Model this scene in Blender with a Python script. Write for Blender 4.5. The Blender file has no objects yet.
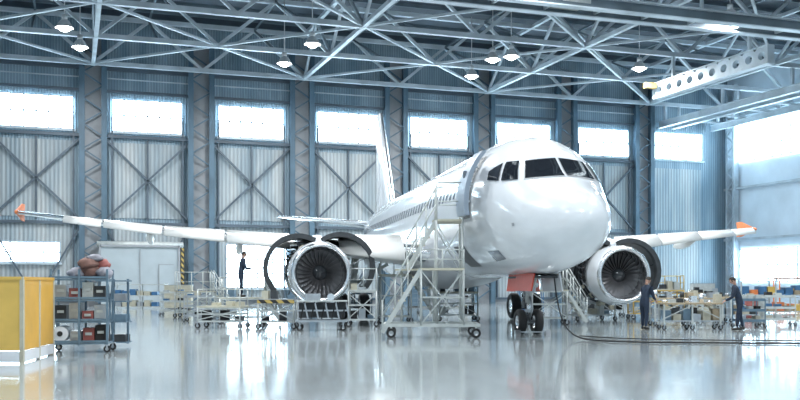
import bpy, bmesh, math, random
from mathutils import Vector, Matrix
random.seed(7)
rad=math.radians
BETA=rad(19.1); cb,sb=math.cos(BETA),math.sin(BETA)
def c2w(X,Z): return (X*cb+Z*sb, Z*cb-X*sb)

# ------------------------------------------------------------ materials
def mk(name,col,rough=0.5,metal=0.0,var=0.06,scale=3.0,bump=0.0,emit=None,estr=0,stretch=None,coat=0.0):
    m=bpy.data.materials.new(name); m.use_nodes=True
    nt=m.node_tree; b=nt.nodes['Principled BSDF']
    b.inputs['Roughness'].default_value=rough; b.inputs['Metallic'].default_value=metal
    b.inputs['Coat Weight'].default_value=coat
    tc=nt.nodes.new('ShaderNodeTexCoord'); n=nt.nodes.new('ShaderNodeTexNoise')
    mp=nt.nodes.new('ShaderNodeMapping')
    if stretch: mp.inputs['Scale'].default_value=stretch
    nt.links.new(tc.outputs['Object'],mp.inputs[0]); nt.links.new(mp.outputs[0],n.inputs['Vector'])
    n.inputs['Scale'].default_value=scale; n.inputs['Detail'].default_value=4
    r=nt.nodes.new('ShaderNodeValToRGB')
    r.color_ramp.elements[0].position=0.3; r.color_ramp.elements[1].position=0.7
    r.color_ramp.elements[0].color=tuple(max(0,c*(1-var)) for c in col)+(1,)
    r.color_ramp.elements[1].color=tuple(min(1,c*(1+var)) for c in col)+(1,)
    nt.links.new(n.outputs['Fac'],r.inputs[0]); nt.links.new(r.outputs[0],b.inputs['Base Color'])
    if bump:
        bp=nt.nodes.new('ShaderNodeBump'); bp.inputs['Strength'].default_value=bump; bp.inputs['Distance'].default_value=0.02
        nt.links.new(n.outputs['Fac'],bp.inputs['Height']); nt.links.new(bp.outputs[0],b.inputs['Normal'])
    if emit:
        b.inputs['Emission Color'].default_value=tuple(emit)+(1,); b.inputs['Emission Strength'].default_value=estr
    return m
M={}
M['white']=mk('white_paint',(0.65,0.68,0.71),0.2,0,0.04,1.2,coat=0.6)
M['wing']=mk('wing_paint',(0.70,0.70,0.68),0.3,0,0.06,0.8)
M['belly']=mk('belly_grey',(0.44,0.46,0.48),0.35,0,0.06,1)
M['glass']=mk('dark_glass',(0.012,0.015,0.02),0.06,0,0.1,2)
M['cabwin']=mk('cabin_window',(0.10,0.12,0.15),0.15,0,0.1,2)
M['seam']=mk('panel_seam',(0.28,0.30,0.32),0.5)
M['doorp']=mk('door_panel_grey',(0.22,0.27,0.33),0.4)
M['alu']=mk('polished_aluminium',(0.78,0.79,0.81),0.22,1.0,0.05,4)
M['steel']=mk('steel_grey',(0.40,0.43,0.46),0.35,0.7,0.1,6)
M['blade']=mk('fan_blade_metal',(0.22,0.22,0.23),0.35,0.6,0.1,6)
M['dark']=mk('dark_composite',(0.03,0.035,0.04),0.45,0,0.3,5)
M['black']=mk('black_rubber',(0.015,0.015,0.016),0.7,0,0.2,8)
M['orange']=mk('orange_paint',(0.75,0.22,0.07),0.4)
M['red']=mk('red_paint',(0.50,0.06,0.03),0.45)
M['maroon']=mk('faded_red',(0.30,0.09,0.08),0.6)
M['yellow']=mk('yellow_paint',(0.68,0.45,0.11),0.4,0,0.08,2)
M['yellow2']=mk('ochre_panel',(0.66,0.37,0.06),0.45,0,0.1,1.5)
M['scaf']=mk('scaffold_paint',(0.48,0.51,0.50),0.4,0.2,0.12,5)
M['cream']=mk('cream_tread',(0.46,0.44,0.35),0.5,0,0.12,5)
M['blue']=mk('blue_paint',(0.05,0.15,0.30),0.4,0,0.1,3)
M['teal']=mk('rack_paint',(0.12,0.19,0.25),0.4,0.2,0.15,3)
M['brown']=mk('brown_sack',(0.20,0.11,0.09),0.85,0,0.3,6,bump=0.6)
M['cloth']=mk('grey_cloth',(0.28,0.28,0.32),0.9,0,0.3,6,bump=0.6)
M['wood']=mk('plywood',(0.38,0.31,0.21),0.6,0,0.2,4)
M['navy']=mk('navy_coverall',(0.014,0.026,0.05),0.85,0,0.3,10,bump=0.3)
M['skin']=mk('skin',(0.45,0.26,0.19),0.5,0,0.06,10)
M['hair']=mk('dark_hair',(0.02,0.014,0.01),0.7,0,0.3,40)
M['boot']=mk('boot_leather',(0.02,0.018,0.016),0.5)
M['truss']=mk('truss_paint',(0.48,0.55,0.60),0.45,0.1,0.2,0.7)
M['trussd']=mk('truss_grey',(0.12,0.16,0.19),0.5,0.2,0.2,0.7)
M['post']=mk('column_paint',(0.08,0.14,0.19),0.5,0.1,0.2,0.6)
M['brace']=mk('brace_paint',(0.08,0.11,0.14),0.5,0.1,0.2,0.6)
M['lampw']=mk('lamp_housing',(0.62,0.64,0.66),0.35,0.3)
M['lampglow']=mk('lamp_glow',(1,1,1),0.4,emit=(1,0.98,0.94),estr=30)
M['wallwhite']=mk('painted_masonry',(0.66,0.75,0.82),0.6,0,0.08,0.5)
M['door']=mk('door_grey',(0.36,0.42,0.45),0.5,0,0.08,0.8)
M['winglow']=mk('daylit_glazing',(0.9,0.95,1),0.3,emit=(0.66,0.87,1.0),estr=16)
M['skylight']=mk('rooflight_glazing',(0.9,0.95,1),0.3,emit=(0.82,0.94,1.0),estr=4.8)  # glow for the rooflights added out of view
M['mullion']=mk('window_mullion',(0.55,0.68,0.80),0.5)
M['cap']=mk('cap_white',(0.7,0.72,0.75),0.5)
M['tyre']=M['black']
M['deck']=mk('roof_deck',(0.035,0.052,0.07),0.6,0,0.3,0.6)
def ribbed(name,c1,c2,freq):
    m=bpy.data.materials.new(name); m.use_nodes=True; nt=m.node_tree; b=nt.nodes['Principled BSDF']
    tc=nt.nodes.new('ShaderNodeTexCoord')
    w=nt.nodes.new('ShaderNodeTexWave'); w.bands_direction='X'; w.inputs['Scale'].default_value=freq; w.inputs['Distortion'].default_value=0
    n=nt.nodes.new('ShaderNodeTexNoise'); mp=nt.nodes.new('ShaderNodeMapping'); mp.inputs['Scale'].default_value=(0.9,0.9,0.15)
    n.inputs['Scale'].default_value=1.0; n.inputs['Detail'].default_value=6
    nt.links.new(tc.outputs['Object'],w.inputs['Vector']); nt.links.new(tc.outputs['Object'],mp.inputs[0]); nt.links.new(mp.outputs[0],n.inputs['Vector'])
    r=nt.nodes.new('ShaderNodeValToRGB'); r.color_ramp.elements[0].color=c1+(1,); r.color_ramp.elements[1].color=c2+(1,)
    r.color_ramp.elements[0].position=0.35; r.color_ramp.elements[1].position=0.65
    nt.links.new(n.outputs['Fac'],r.inputs[0])
    mx=nt.nodes.new('ShaderNodeMixRGB'); mx.blend_type='MULTIPLY'; mx.inputs['Fac'].default_value=0.3
    nt.links.new(r.outputs[0],mx.inputs[1]); nt.links.new(w.outputs['Color'],mx.inputs[2])
    nt.links.new(mx.outputs[0],b.inputs['Base Color']); b.inputs['Roughness'].default_value=0.5
    bp=nt.nodes.new('ShaderNodeBump'); bp.inputs['Strength'].default_value=0.5; bp.inputs['Distance'].default_value=0.05
    nt.links.new(w.outputs['Fac'],bp.inputs['Height']); nt.links.new(bp.outputs[0],b.inputs['Normal'])
    return m
M['clad']=ribbed('corrugated_cladding',(0.19,0.29,0.36),(0.33,0.44,0.52),1.6)
M['panel']=ribbed('cream_cladding',(0.28,0.36,0.41),(0.48,0.52,0.53),1.1)
def stripes():
    m=bpy.data.materials.new('hazard_stripes'); m.use_nodes=True; nt=m.node_tree; b=nt.nodes['Principled BSDF']
    tc=nt.nodes.new('ShaderNodeTexCoord'); w=nt.nodes.new('ShaderNodeTexWave'); w.bands_direction='DIAGONAL'; w.inputs['Scale'].default_value=1.6
    r=nt.nodes.new('ShaderNodeValToRGB'); r.color_ramp.interpolation='CONSTANT'
    r.color_ramp.elements[0].color=(0.02,0.02,0.02,1); r.color_ramp.elements[1].color=(0.45,0.33,0.10,1); r.color_ramp.elements[1].position=0.5
    nt.links.new(tc.outputs['Object'],w.inputs['Vector']); nt.links.new(w.outputs['Fac'],r.inputs[0]); nt.links.new(r.outputs[0],b.inputs['Base Color'])
    return m
M['hazard']=stripes()
def floormat():
    m=bpy.data.materials.new('polished_concrete'); m.use_nodes=True; nt=m.node_tree; b=nt.nodes['Principled BSDF']
    tc=nt.nodes.new('ShaderNodeTexCoord')
    n=nt.nodes.new('ShaderNodeTexNoise'); n.inputs['Scale'].default_value=0.35; n.inputs['Detail'].default_value=8
    nt.links.new(tc.outputs['Object'],n.inputs['Vector'])
    r=nt.nodes.new('ShaderNodeValToRGB'); e=r.color_ramp.elements; e[0].position=0.3; e[1].position=0.7
    e[0].color=(0.34,0.385,0.40,1); e[1].color=(0.47,0.515,0.53,1)
    nt.links.new(n.outputs['Fac'],r.inputs[0])
    br=nt.nodes.new('ShaderNodeTexBrick'); br.inputs['Scale'].default_value=1.0; br.offset=0
    br.inputs['Brick Width'].default_value=6; br.inputs['Row Height'].default_value=6; br.inputs['Mortar Size'].default_value=0.02
    br.inputs['Color1'].default_value=(1,1,1,1); br.inputs['Color2'].default_value=(0.95,0.95,0.95,1); br.inputs['Mortar'].default_value=(0.6,0.6,0.6,1)
    nt.links.new(tc.outputs['Object'],br.inputs['Vector'])
    mx=nt.nodes.new('ShaderNodeMixRGB'); mx.blend_type='MULTIPLY'; mx.inputs['Fac'].default_value=1
    nt.links.new(r.outputs[0],mx.inputs[1]); nt.links.new(br.outputs['Color'],mx.inputs[2]); nt.links.new(mx.outputs[0],b.inputs['Base Color'])
    n2=nt.nodes.new('ShaderNodeTexNoise'); n2.inputs['Scale'].default_value=1.3; n2.inputs['Detail'].default_value=6
    nt.links.new(tc.outputs['Object'],n2.inputs['Vector'])
    mr=nt.nodes.new('ShaderNodeMapRange'); mr.inputs['To Min'].default_value=0.06; mr.inputs['To Max'].default_value=0.18
    nt.links.new(n2.outputs['Fac'],mr.inputs[0]); nt.links.new(mr.outputs[0],b.inputs['Roughness'])
    n3=nt.nodes.new('ShaderNodeTexNoise'); n3.inputs['Scale'].default_value=2.5; n3.inputs['Detail'].default_value=2
    bp=nt.nodes.new('ShaderNodeBump'); bp.inputs['Strength'].default_value=0.08; bp.inputs['Distance'].default_value=0.02
    nt.links.new(tc.outputs['Object'],n3.inputs['Vector']); nt.links.new(n3.outputs['Fac'],bp.inputs['Height']); nt.links.new(bp.outputs[0],b.inputs['Normal'])
    b.inputs['Specular IOR Level'].default_value=0.7; b.inputs['Coat Weight'].default_value=0.5; b.inputs['Coat Roughness'].default_value=0.08
    return m
M['floor']=floormat()

# ------------------------------------------------------------ mesh builder
class MB:
    def __init__(s): s.v=[];s.f=[];s.m=[];s.sm=[];s.mats=[]
    def mi(s,k):
        if k not in s.mats: s.mats.append(k)
        return s.mats.index(k)
    def add(s,vs,fs,mat,smooth=False):
        o=len(s.v); s.v+= [tuple(v) for v in vs]
        for i,f in enumerate(fs):
            s.f.append([o+a for a in f]); s.m.append(s.mi(mat[i] if isinstance(mat,list) else mat)); s.sm.append(smooth)
    def box(s,c,d,mat,rz=0,ry=0,rx=0):
        R=Matrix.Rotation(rz,3,'Z')@Matrix.Rotation(ry,3,'Y')@Matrix.Rotation(rx,3,'X'); c=Vector(c)
        vs=[c+R@Vector((x*d[0]/2,y*d[1]/2,z*d[2]/2)) for x in(-1,1) for y in(-1,1) for z in(-1,1)]
        s.add(vs,[(0,1,3,2),(4,6,7,5),(0,4,5,1),(2,3,7,6),(0,2,6,4),(1,5,7,3)],mat)
    def _fr(s,a,b):
        a=Vector(a);b=Vector(b);d=(b-a).normalized()
        up=Vector((0,0,1)) if abs(d.z)<0.95 else Vector((0,1,0))
        u=d.cross(up).normalized(); w=u.cross(d).normalized(); return a,b,u,w
    def beam(s,a,b,w,h,mat):
        a,b,u,v=s._fr(a,b)
        vs=[p+u*(x*w/2)+v*(y*h/2) for p in(a,b) for x,y in((-1,-1),(1,-1),(1,1),(-1,1))]
        s.add(vs,[(0,1,2,3),(7,6,5,4),(0,4,5,1),(1,5,6,2),(2,6,7,3),(3,7,4,0)],mat)
    def cyl(s,a,b,r,mat,r2=None,n=10,cap=True):
        if r2 is None:r2=r
        a,b,u,v=s._fr(a,b); vs=[]
        for p,rr in((a,r),(b,r2)):
            for i in range(n):
                t=2*math.pi*i/n; vs.append(p+u*(rr*math.cos(t))+v*(rr*math.sin(t)))
        s.add(vs,[(i,(i+1)%n,n+(i+1)%n,n+i) for i in range(n)],mat,True)
        if cap: s.add([vs[i] for i in range(n)],[tuple(range(n))],mat); s.add([vs[n+i] for i in range(n)],[tuple(range(n))],mat)
    def tube(s,pts,r,mat,n=6):
        for i in range(len(pts)-1): s.cyl(pts[i],pts[i+1],r,mat,n=n)
    def loft(s,rings,mat,closed=True,caps=False,smooth=True,fmat=None):
        n=len(rings[0]); vs=[p for r in rings for p in r]; fs=[];ms=[]
        for i in range(len(rings)-1):
            for j in range(n if closed else n-1):
                k=(j+1)%n; fs.append((i*n+j,i*n+k,(i+1)*n+k,(i+1)*n+j)); ms.append(fmat(i,j) if fmat else mat)
        if caps:
            fs.append(tuple(range(n))); fs.append(tuple((len(rings)-1)*n+j for j in range(n))); ms+= [mat,mat]
        s.add(vs,fs,ms,smooth)
    def revolve(s,prof,c,axis,mat,n=40,a0=0,a1=2*math.pi,fmat=None):
        full=abs(a1-a0-2*math.pi)<1e-4; rings=[]
        N=n if full else n+1
        for t,r in prof:
            ring=[]
            for i in range(N):
                a=a0+(a1-a0)*i/n
                if axis=='x': p=(c[0]+t,c[1]+r*math.cos(a),c[2]+r*math.sin(a))
                elif axis=='y': p=(c[0]+r*math.cos(a),c[1]+t,c[2]+r*math.sin(a))
                else: p=(c[0]+r*math.cos(a),c[1]+r*math.sin(a),c[2]+t)
                ring.append(p)
            rings.append(ring)
        s.loft(rings,mat,closed=full,fmat=fmat)
    def sphere(s,c,r,mat,n=12,k=8):
        rr=r if isinstance(r,(tuple,list)) else (r,r,r)
        rings=[[(c[0]+rr[0]*math.sin(math.pi*i/k)*math.cos(2*math.pi*j/n),c[1]+rr[1]*math.sin(math.pi*i/k)*math.sin(2*math.pi*j/n),c[2]+rr[2]*math.cos(math.pi*i/k)) for j in range(n)] for i in range(k+1)]
        s.loft(rings,mat)
    def wheel(s,c,r,w,axis='y',hub='steel'):
        h=w/2; prof=[(-h*0.8,r*0.5),(-h,r*0.62),(-h,r*0.85),(-h*0.7,r*0.97),(0,r),(h*0.7,r*0.97),(h,r*0.85),(h,r*0.62),(h*0.8,r*0.5)]
        s.revolve(prof,c,axis,'tyre',n=24)
        s.revolve([(-h*0.8,r*0.5),(-h*0.5,r*0.42),(-h*0.55,0.001)],c,axis,hub,n=24)
        s.revolve([(h*0.8,r*0.5),(h*0.5,r*0.42),(h*0.55,0.001)],c,axis,hub,n=24)
    def caster(s,x,y,r=0.09,top=0.24):
        s.wheel((x,y,r),r,0.05,'y'); s.beam((x,y-0.04,r),(x,y-0.04,top),0.04,0.015,'steel'); s.beam((x,y+0.04,r),(x,y+0.04,top),0.04,0.015,'steel'); s.box((x,y,top),(0.1,0.1,0.02),'steel')
    def build(s,name,parent=None,loc=(0,0,0),rz=0,fix=True):
        me=bpy.data.meshes.new(name); me.from_pydata(s.v,[],s.f)
        for k in s.mats: me.materials.append(M[k])
        for i,p in enumerate(me.polygons): p.material_index=s.m[i]; p.use_smooth=s.sm[i]
        bm=bmesh.new(); bm.from_mesh(me); bmesh.ops.remove_doubles(bm,verts=bm.verts,dist=0.0002)
        if fix: bmesh.ops.recalc_face_normals(bm,faces=bm.faces)
        bm.to_mesh(me); bm.free(); me.update()
        o=bpy.data.objects.new(name,me); bpy.context.scene.collection.objects.link(o)
        if parent: o.parent=parent
        o.location=loc; o.rotation_euler=(0,0,rz); return o
def empty(name,loc=(0,0,0),rz=0):
    o=bpy.data.objects.new(name,None); bpy.context.scene.collection.objects.link(o); o.location=loc; o.rotation_euler=(0,0,rz); return o
def put(mb,name,X,Z,yaw=0,z=0):
    x,y=c2w(X,Z); return mb.build(name,loc=(x,y,z),rz=-BETA+rad(yaw))

# ------------------------------------------------------------ building shell
YW=71.0; XR=55.7; XL=-32.0; YF=-26.0; HW=19.2; HB=17.0; HD=20.8
PITCH=7.53; X0=-2.3
m=MB(); m.box(((XL+XR)/2,(YF+YW)/2,-0.1),(XR-XL+1,YW-YF+1,0.2),'floor'); m.build('floor')
m=MB(); m.box(((XL+XR)/2,YW+0.15,10.4),(XR-XL+0.6,0.3,20.8),'clad')
cols=[X0-PITCH/2+PITCH*k for k in range(-3,8)]
wins=[X0+PITCH*k for k in range(-3,8)]
for i,wx in enumerate(wins):
    if wx-2.6<XL or wx+2.6>XR: continue
    m.box((wx,YW-0.04,9.0),(4.9,0.08,5.4),'panel'); m.box((wx,YW-0.04,3.2),(4.9,0.08,5.4),'panel')
m.build('wall_back')
m=MB(); m.box((XR+0.15,(YF+YW)/2,10.4),(0.3,YW-YF,20.8),'wallwhite'); m.build('wall_right')
m=MB(); m.box((XL-0.15,(YF+YW)/2,10.4),(0.3,YW-YF,20.8),'wallwhite'); m.build('wall_left')
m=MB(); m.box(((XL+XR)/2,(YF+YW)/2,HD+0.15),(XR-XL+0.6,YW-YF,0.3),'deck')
y=YF+1
while y<YW:
    m.beam((XL,y,HD-0.12),(XR,y,HD-0.12),0.14,0.24,'trussd'); y+=2.4
m.build('ceiling')
m=MB()  # glowing rooflight strips added over the unseen roof to light the hall
for yy in (-14,-2,10,22,34):
    for k in range(5):
        xx=XL+10+k*17
        m.box((xx,yy+1.2,HD-0.03),(12,2.2,0.06),'skylight')
        for q in range(7): m.box((xx-6+q*2,yy+1.2,HD-0.08),(0.08,2.3,0.06),'mullion')
m.build('window_rooflights')

wn=[0]
def window(cx,cz,w,h,nx,nz,wall='back',cy=None,slats=True):
    wn[0]+=1; m=MB()
    if wall=='back':
        m.box((cx,YW-0.06,cz),(w,0.06,h),'winglow')
        for i in range(nx+1): m.box((cx-w/2+w*i/nx,YW-0.14,cz),(0.09,0.12,h),'mullion')
        for i in range(nz+1): m.box((cx,YW-0.14,cz-h/2+h*i/nz),(w+0.1,0.12,0.09),'mullion')
        m.box((cx,YW-0.2,cz-h/2-0.1),(w+0.3,0.3,0.14),'truss')
    else:
        m.box((XR-0.06,cy,cz),(0.06,w,h),'winglow')
        for i in range(nx+1): m.box((XR-0.14,cy-w/2+w*i/nx,cz),(0.12,0.09,h),'mullion')
        for i in range(nz+1): m.box((XR-0.14,cy,cz-h/2+h*i/nz),(0.12,w+0.1,0.09),'mullion')
    m.build('window_%d'%wn[0])
for wx in wins:
    if wx-2.6>XL and wx+2.6<XR: window(wx,13.65,4.9,2.3,6,2)
window(-2.9,3.8,4.3,1.4,4,2); window(13.2,2.9,4.6,3.2,4,3); window(-10.2,3.8,4.3,1.4,4,2)
window(0,14.0,7.6,3.4,7,3,'right',cy=65.6); window(0,14.0,7.6,3.4,7,3,'right',cy=56)
window(0,3.2,7.0,2.8,6,2,'right',cy=65.6); window(0,3.2,7.0,2.8,6,2,'right',cy=56)

for cx in cols:
    if cx<XL+1 or cx>XR-1: continue
    m=MB()
    for s in(-0.75,0.75):
        m.box((cx+s,YW-0.45,HW/2),(0.26,0.5,HW),'post'); m.box((cx+s,YW-0.72,HW/2),(0.38,0.04,HW),'post')
    m.box((cx,YW-0.12,HW/2),(1.3,0.1,HW),'seam')
    z=0.3
    while z<HW-1.2:
        m.beam((cx-0.7,YW-0.6,z),(cx+0.7,YW-0.6,z+0.9),0.09,0.09,'post'); m.beam((cx+0.7,YW-0.6,z+0.9),(cx-0.7,YW-0.6,z+1.8),0.09,0.09,'post'); z+=1.8
    m.build('steel_column')
m=MB()
for i in range(len(cols)-1):
    a=cols[i]+0.8; b=cols[i+1]-0.8
    if a<XL or b>XR: continue
    y0=YW-0.3
    for zz,w in((0.4,.16),(5.9,.2),(12.1,.22),(15.3,.2),(16.9,.3)): m.box(((a+b)/2,y0,zz),(b-a,0.16,w),'brace')
    m.beam((a,y0-.1,6.1),(b,y0-.1,11.9),0.16,0.14,'brace'); m.beam((b,y0-.1,6.1),(a,y0-.1,11.9),0.16,0.14,'brace')
    if i!=5: m.beam((a,y0-.1,5.7),((a+b)/2,y0-.1,0.5),0.14,0.12,'brace'); m.beam((b,y0-.1,5.7),((a+b)/2,y0-.1,0.5),0.14,0.12,'brace')
    m.box((a+.5,y0,7),(0.12,0.12,13),'brace'); m.box((b-.5,y0,7),(0.12,0.12,13),'brace'); m.box(((a+b)/2,y0+.08,9.0),(0.12,0.12,5.8),'brace')
    m.box(((a+b)/2,y0,16.2),(b-a,0.05,0.08),'truss')
m.build('trim_wall_bracing')
m=MB(); m.box(((XL+XR)/2,YW-0.1,0.2),(XR-XL-1,0.2,0.4),'seam'); m.build('baseboard_back')
m=MB()
for yy in (70.3,61,51.5,42):
    for s in (0,0.9):
        m.box((XR-0.4,yy-s,HW/2),(0.5,0.22,HW),'truss')
    z=0.3
    while z<HW-1.5: m.beam((XR-0.6,yy,z),(XR-0.6,yy-0.9,z+0.8),0.08,0.08,'truss'); m.beam((XR-0.6,yy-0.9,z+0.8),(XR-0.6,yy,z+1.6),0.08,0.08,'truss'); z+=1.6
for z in (5.5,10,16.3): m.box((XR-0.3,50,z),(0.2,42,0.2),'truss')
m.build('trim_right_wall_frame')

def xtruss(y,zb=HB,zt=20.2,r=0.3):
    m=MB(); xa,xb=XL+0.3,XR-0.3
    m.beam((xa,y,zb),(xb,y,zb),r,r,'truss'); m.beam((xa,y,zt),(xb,y,zt),r,r,'truss')
    p=PITCH/2; i=0
    x=cols[0]
    while x+p<XR:
        if x>XL+0.3:
            a=(x,y,zb if i%2==0 else zt); b=(x+p,y,zt if i%2==0 else zb)
            m.beam(a,b,0.2,0.2,'truss')
        x+=p;i+=1
    m.build('roof_truss')
for y in (69.6,62,54.4,46.8,39,31): xtruss(y)
def ytruss(x,zb=HB,zt=20.2):
    m=MB(); ya,yb=25,YW-1.0
    m.beam((x,ya,zb),(x,yb,zb),0.26,0.26,'truss'); m.beam((x,ya,zt),(x,yb,zt),0.24,0.24,'truss')
    y=69.6; i=0
    while y-3.8>ya:
        m.beam((x,y,zb if i%2==0 else zt),(x,y-3.8,zt if i%2==0 else zb),0.17,0.17,'truss'); y-=3.8;i+=1
    m.build('longitudinal_truss')
for k in (2,4,6,8,10):
    if XL<cols[k]<XR-1: ytruss(cols[k])
m=MB()
ys=[69.6,62,54.4,46.8,39,31]
for i in range(5):
    for k in range(len(cols)-1):
        if cols[k]<XL+1 or cols[k+1]>XR: continue
        a,b=cols[k],cols[k+1]
        if (i+k)%2==0: m.beam((a,ys[i],HB),(b,ys[i+1],HB),0.15,0.15,'truss')
        else: m.beam((b,ys[i],HB),(a,ys[i+1],HB),0.15,0.15,'truss')
        m.beam(((a+b)/2,ys[i],20.2),((a+b)/2,ys[i+1],HB),0.11,0.11,'trussd')
        m.beam(((a+b)/2,ys[i+1],20.2),((a+b)/2,ys[i],20.2),0.13,0.13,'trussd')
m.build('roof_bracing')
m=MB()
y0=42.2
for yy in(y0,y0+1.4):
    m.box((16,yy,16.0),(52,0.5,0.06),'truss'); m.box((16,yy,15.45),(52,0.5,0.06),'truss'); m.box((16,yy,15.72),(52,0.06,0.5),'trussd')
for q in range(18): m.box((-9+q*2.9,y0+.7,15.75),(0.12,1.3,0.3),'truss')
m.box((24,y0+.7,15.95),(1.6,1.5,0.5),'scaf'); m.box((9.5,y0+.7,15.3),(0.5,0.4,0.4),'red')
for xx in (-8,2,12,22,32,41): m.beam((xx,y0+.7,16.0),(xx,y0+.7,HD),0.15,0.15,'truss'); m.box((xx,y0+.7,16.0),(.3,1.5,.1),'truss')
m.build('ceiling_crane_beam')
m=MB()
for x in (48.2,49.6,53.6):
    m.box((x,49,15.6),(0.35,43,0.06),'truss'); m.box((x,49,15.1),(0.35,43,0.06),'truss'); m.box((x,49,15.35),(0.06,43,0.5),'truss')
    for yy in (69.6,62,54.4,46.8,39,31): m.beam((x,yy,15.6),(x,yy,17),0.2,0.2,'truss')
for q in range(14): m.beam((48.2,30+q*3,15.6),(53.6,30+q*3,15.6),0.14,0.14,'truss')
m.build('crane_runway')
m=MB(); x=38.3; n=10; L=11.4; ya=45.0; zc=14.9; h=1.05
for k in range(n):
    y1=ya+L*k/n; w=L/n; c=(y1+w/2,zc)
    ins=[];out=[]
    for j in range(16):
        a=2*math.pi*j/16+math.pi/16; ca,sa=math.cos(a),math.sin(a); ins.append((c[0]+0.30*ca,c[1]+0.25*sa))
        sc=1/max(abs(ca),abs(sa)); out.append((c[0]+w/2*ca*sc,c[1]+h/2*sa*sc))
    for xx in(-0.15,0.15):
        vs=[(x+xx,p[0],p[1]) for p in ins]+[(x+xx,p[0],p[1]) for p in out]
        m.add(vs,[(j,(j+1)%16,16+(j+1)%16,16+j) for j in range(16)],'truss')
    vs=[(x-.15,p[0],p[1]) for p in ins]+[(x+.15,p[0],p[1]) for p in ins]
    m.add(vs,[(j,(j+1)%16,16+(j+1)%16,16+j) for j in range(16)],'truss')
m.box((x,ya+L/2,zc+h/2),(0.5,L,0.08),'truss'); m.box((x,ya+L/2,zc-h/2),(0.5,L,0.08),'truss')
m.box((x,ya+L,zc),(0.5,0.1,h),'truss'); m.box((x,ya,zc),(0.5,0.1,h),'truss')
for yy in(46.8,54.4): m.beam((x,yy,zc+h/2),(x,yy,17),0.2,0.2,'truss')
m.box((x-.7,ya+L-.3,zc+.3),(0.8,0.4,0.35),'yellow')
m.build('gantry_beam',fix=False)

def lamp(X,Z,z=16.3,power=1100,on=True):
    x,y=c2w(X,Z); e=empty('high_bay_lamp',(x,y,z)); m=MB()
    m.cyl((0,0,0.35),(0,0,3.9),0.03,'lampw',n=6); m.cyl((0,0,0.2),(0,0,0.5),0.16,'lampw',n=14)
    m.revolve([(0.25,0.14),(0.1,0.3),(-0.25,0.5)],(0,0,0),'z','lampw',n=20)
    m.sphere((0,0,-0.18),(0.36,0.36,0.27),'lampglow' if on else 'lampw',16,10)
    m.build('reflector',parent=e)
    if on:
        l=bpy.data.lights.new('bulb','AREA'); l.shape='DISK'; l.size=0.8; l.energy=power; l.color=(0.95,0.98,1.0)
        o=bpy.data.objects.new('bulb',l); bpy.context.scene.collection.objects.link(o); o.parent=e; o.location=(0,0,-0.5)
for X,Z in((-19,53.8),(-19.6,58.2),(-7.6,62.5),(-5.3,57.5),(5,66.3),(6,61.4),(7.1,60.6),(16.1,63.9),(18,51.8)): lamp(X,Z)
for X,Z in((-12,30),(0,31),(14,30),(-6,44),(8,44),(-14,14),(2,14),(16,14)): lamp(X,Z,power=1700)

m=MB()
x0,x1=1.9,7.3
m.box(((x0+x1)/2,YW-1.2,2.1),(x1-x0,0.8,4.2),'door'); m.box(((x0+x1)/2,YW-1.65,2.05),(0.06,0.06,4.0),'seam')
for s in (x0,x1): m.box((s,YW-1.65,2.15),(0.14,0.14,4.3),'seam')
m.box(((x0+x1)/2,YW-1.65,4.25),(x1-x0,0.14,0.14),'seam')
m.box((x1-0.9,YW-1.64,1.9),(1.0,0.06,2.1),'door'); m.box((x1-0.9,YW-1.66,2.95),(1.06,0.05,0.05),'seam'); m.box((x1-1.4,YW-1.66,1.9),(0.05,0.05,2.1),'seam')
m.cyl((x0-.2,YW-1.5,4.35),(x1+.3,YW-1.5,4.35),0.22,'scaf',n=12); m.box((x1+.25,YW-1.3,2.1),(0.22,0.5,4.2),'hazard')
m.build('door_1')

# ------------------------------------------------------------ airliner
NX,NZ=4.78,23.9
nx,ny=c2w(NX,NZ)
air=empty('airliner',(nx,ny,0),rad(90)-rad(9.2))
ST=[(0,3.22,3.22,0),(0.1,3.47,2.96,.29),(0.3,3.69,2.74,.54),(0.7,3.96,2.49,.83),(1.2,4.19,2.27,1.08),(1.7,4.42,2.10,1.28),(2.0,4.60,2.03,1.38),(2.4,4.92,1.95,1.49),(2.8,5.24,1.89,1.59),(3.3,5.53,1.83,1.70),(4,5.80,1.79,1.82),(5,5.98,1.77,1.92),(6.5,6.05,1.76,1.975),(10,6.05,1.76,1.975),(17,6.05,1.76,1.975),(24,6.03,1.76,1.975),(26.5,6.0,1.9,1.95),(29,5.92,2.35,1.8),(31.5,5.82,3.0,1.48),(34,5.62,3.75,1.02),(36,5.38,4.4,.62),(37.3,5.17,4.83,.26),(37.57,5.0,5.0,0.0)]
US=[math.sqrt(s[0]) for s in ST]
def slopes(k):
    n=len(ST); d=[(ST[i+1][k]-ST[i][k])/(US[i+1]-US[i]) for i in range(n-1)]
    mm=[d[0]]
    for i in range(1,n-1): mm.append(0 if d[i-1]*d[i]<=0 else 2*d[i-1]*d[i]/(d[i-1]+d[i]))
    mm.append(d[-1]); return mm
SL={k:slopes(k) for k in(1,2,3)}
def sec(t):
    u=math.sqrt(max(0,min(t,37.57))); i=0
    while i<len(US)-2 and u>US[i+1]: i+=1
    h=US[i+1]-US[i]; q=(u-US[i])/h; r=[]
    for k in(1,2,3):
        a,b=ST[i][k],ST[i+1][k]
        r.append((2*q**3-3*q*q+1)*a+(q**3-2*q*q+q)*h*SL[k][i]+(-2*q**3+3*q*q)*b+(q**3-q*q)*h*SL[k][i+1])
    return r
def y_at(t,z):
    a,b,w=sec(t); c=(a+b)/2; hh=max(1e-4,(a-b)/2); q=1-((z-c)/hh)**2
    return w*math.sqrt(max(0,q))
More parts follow.
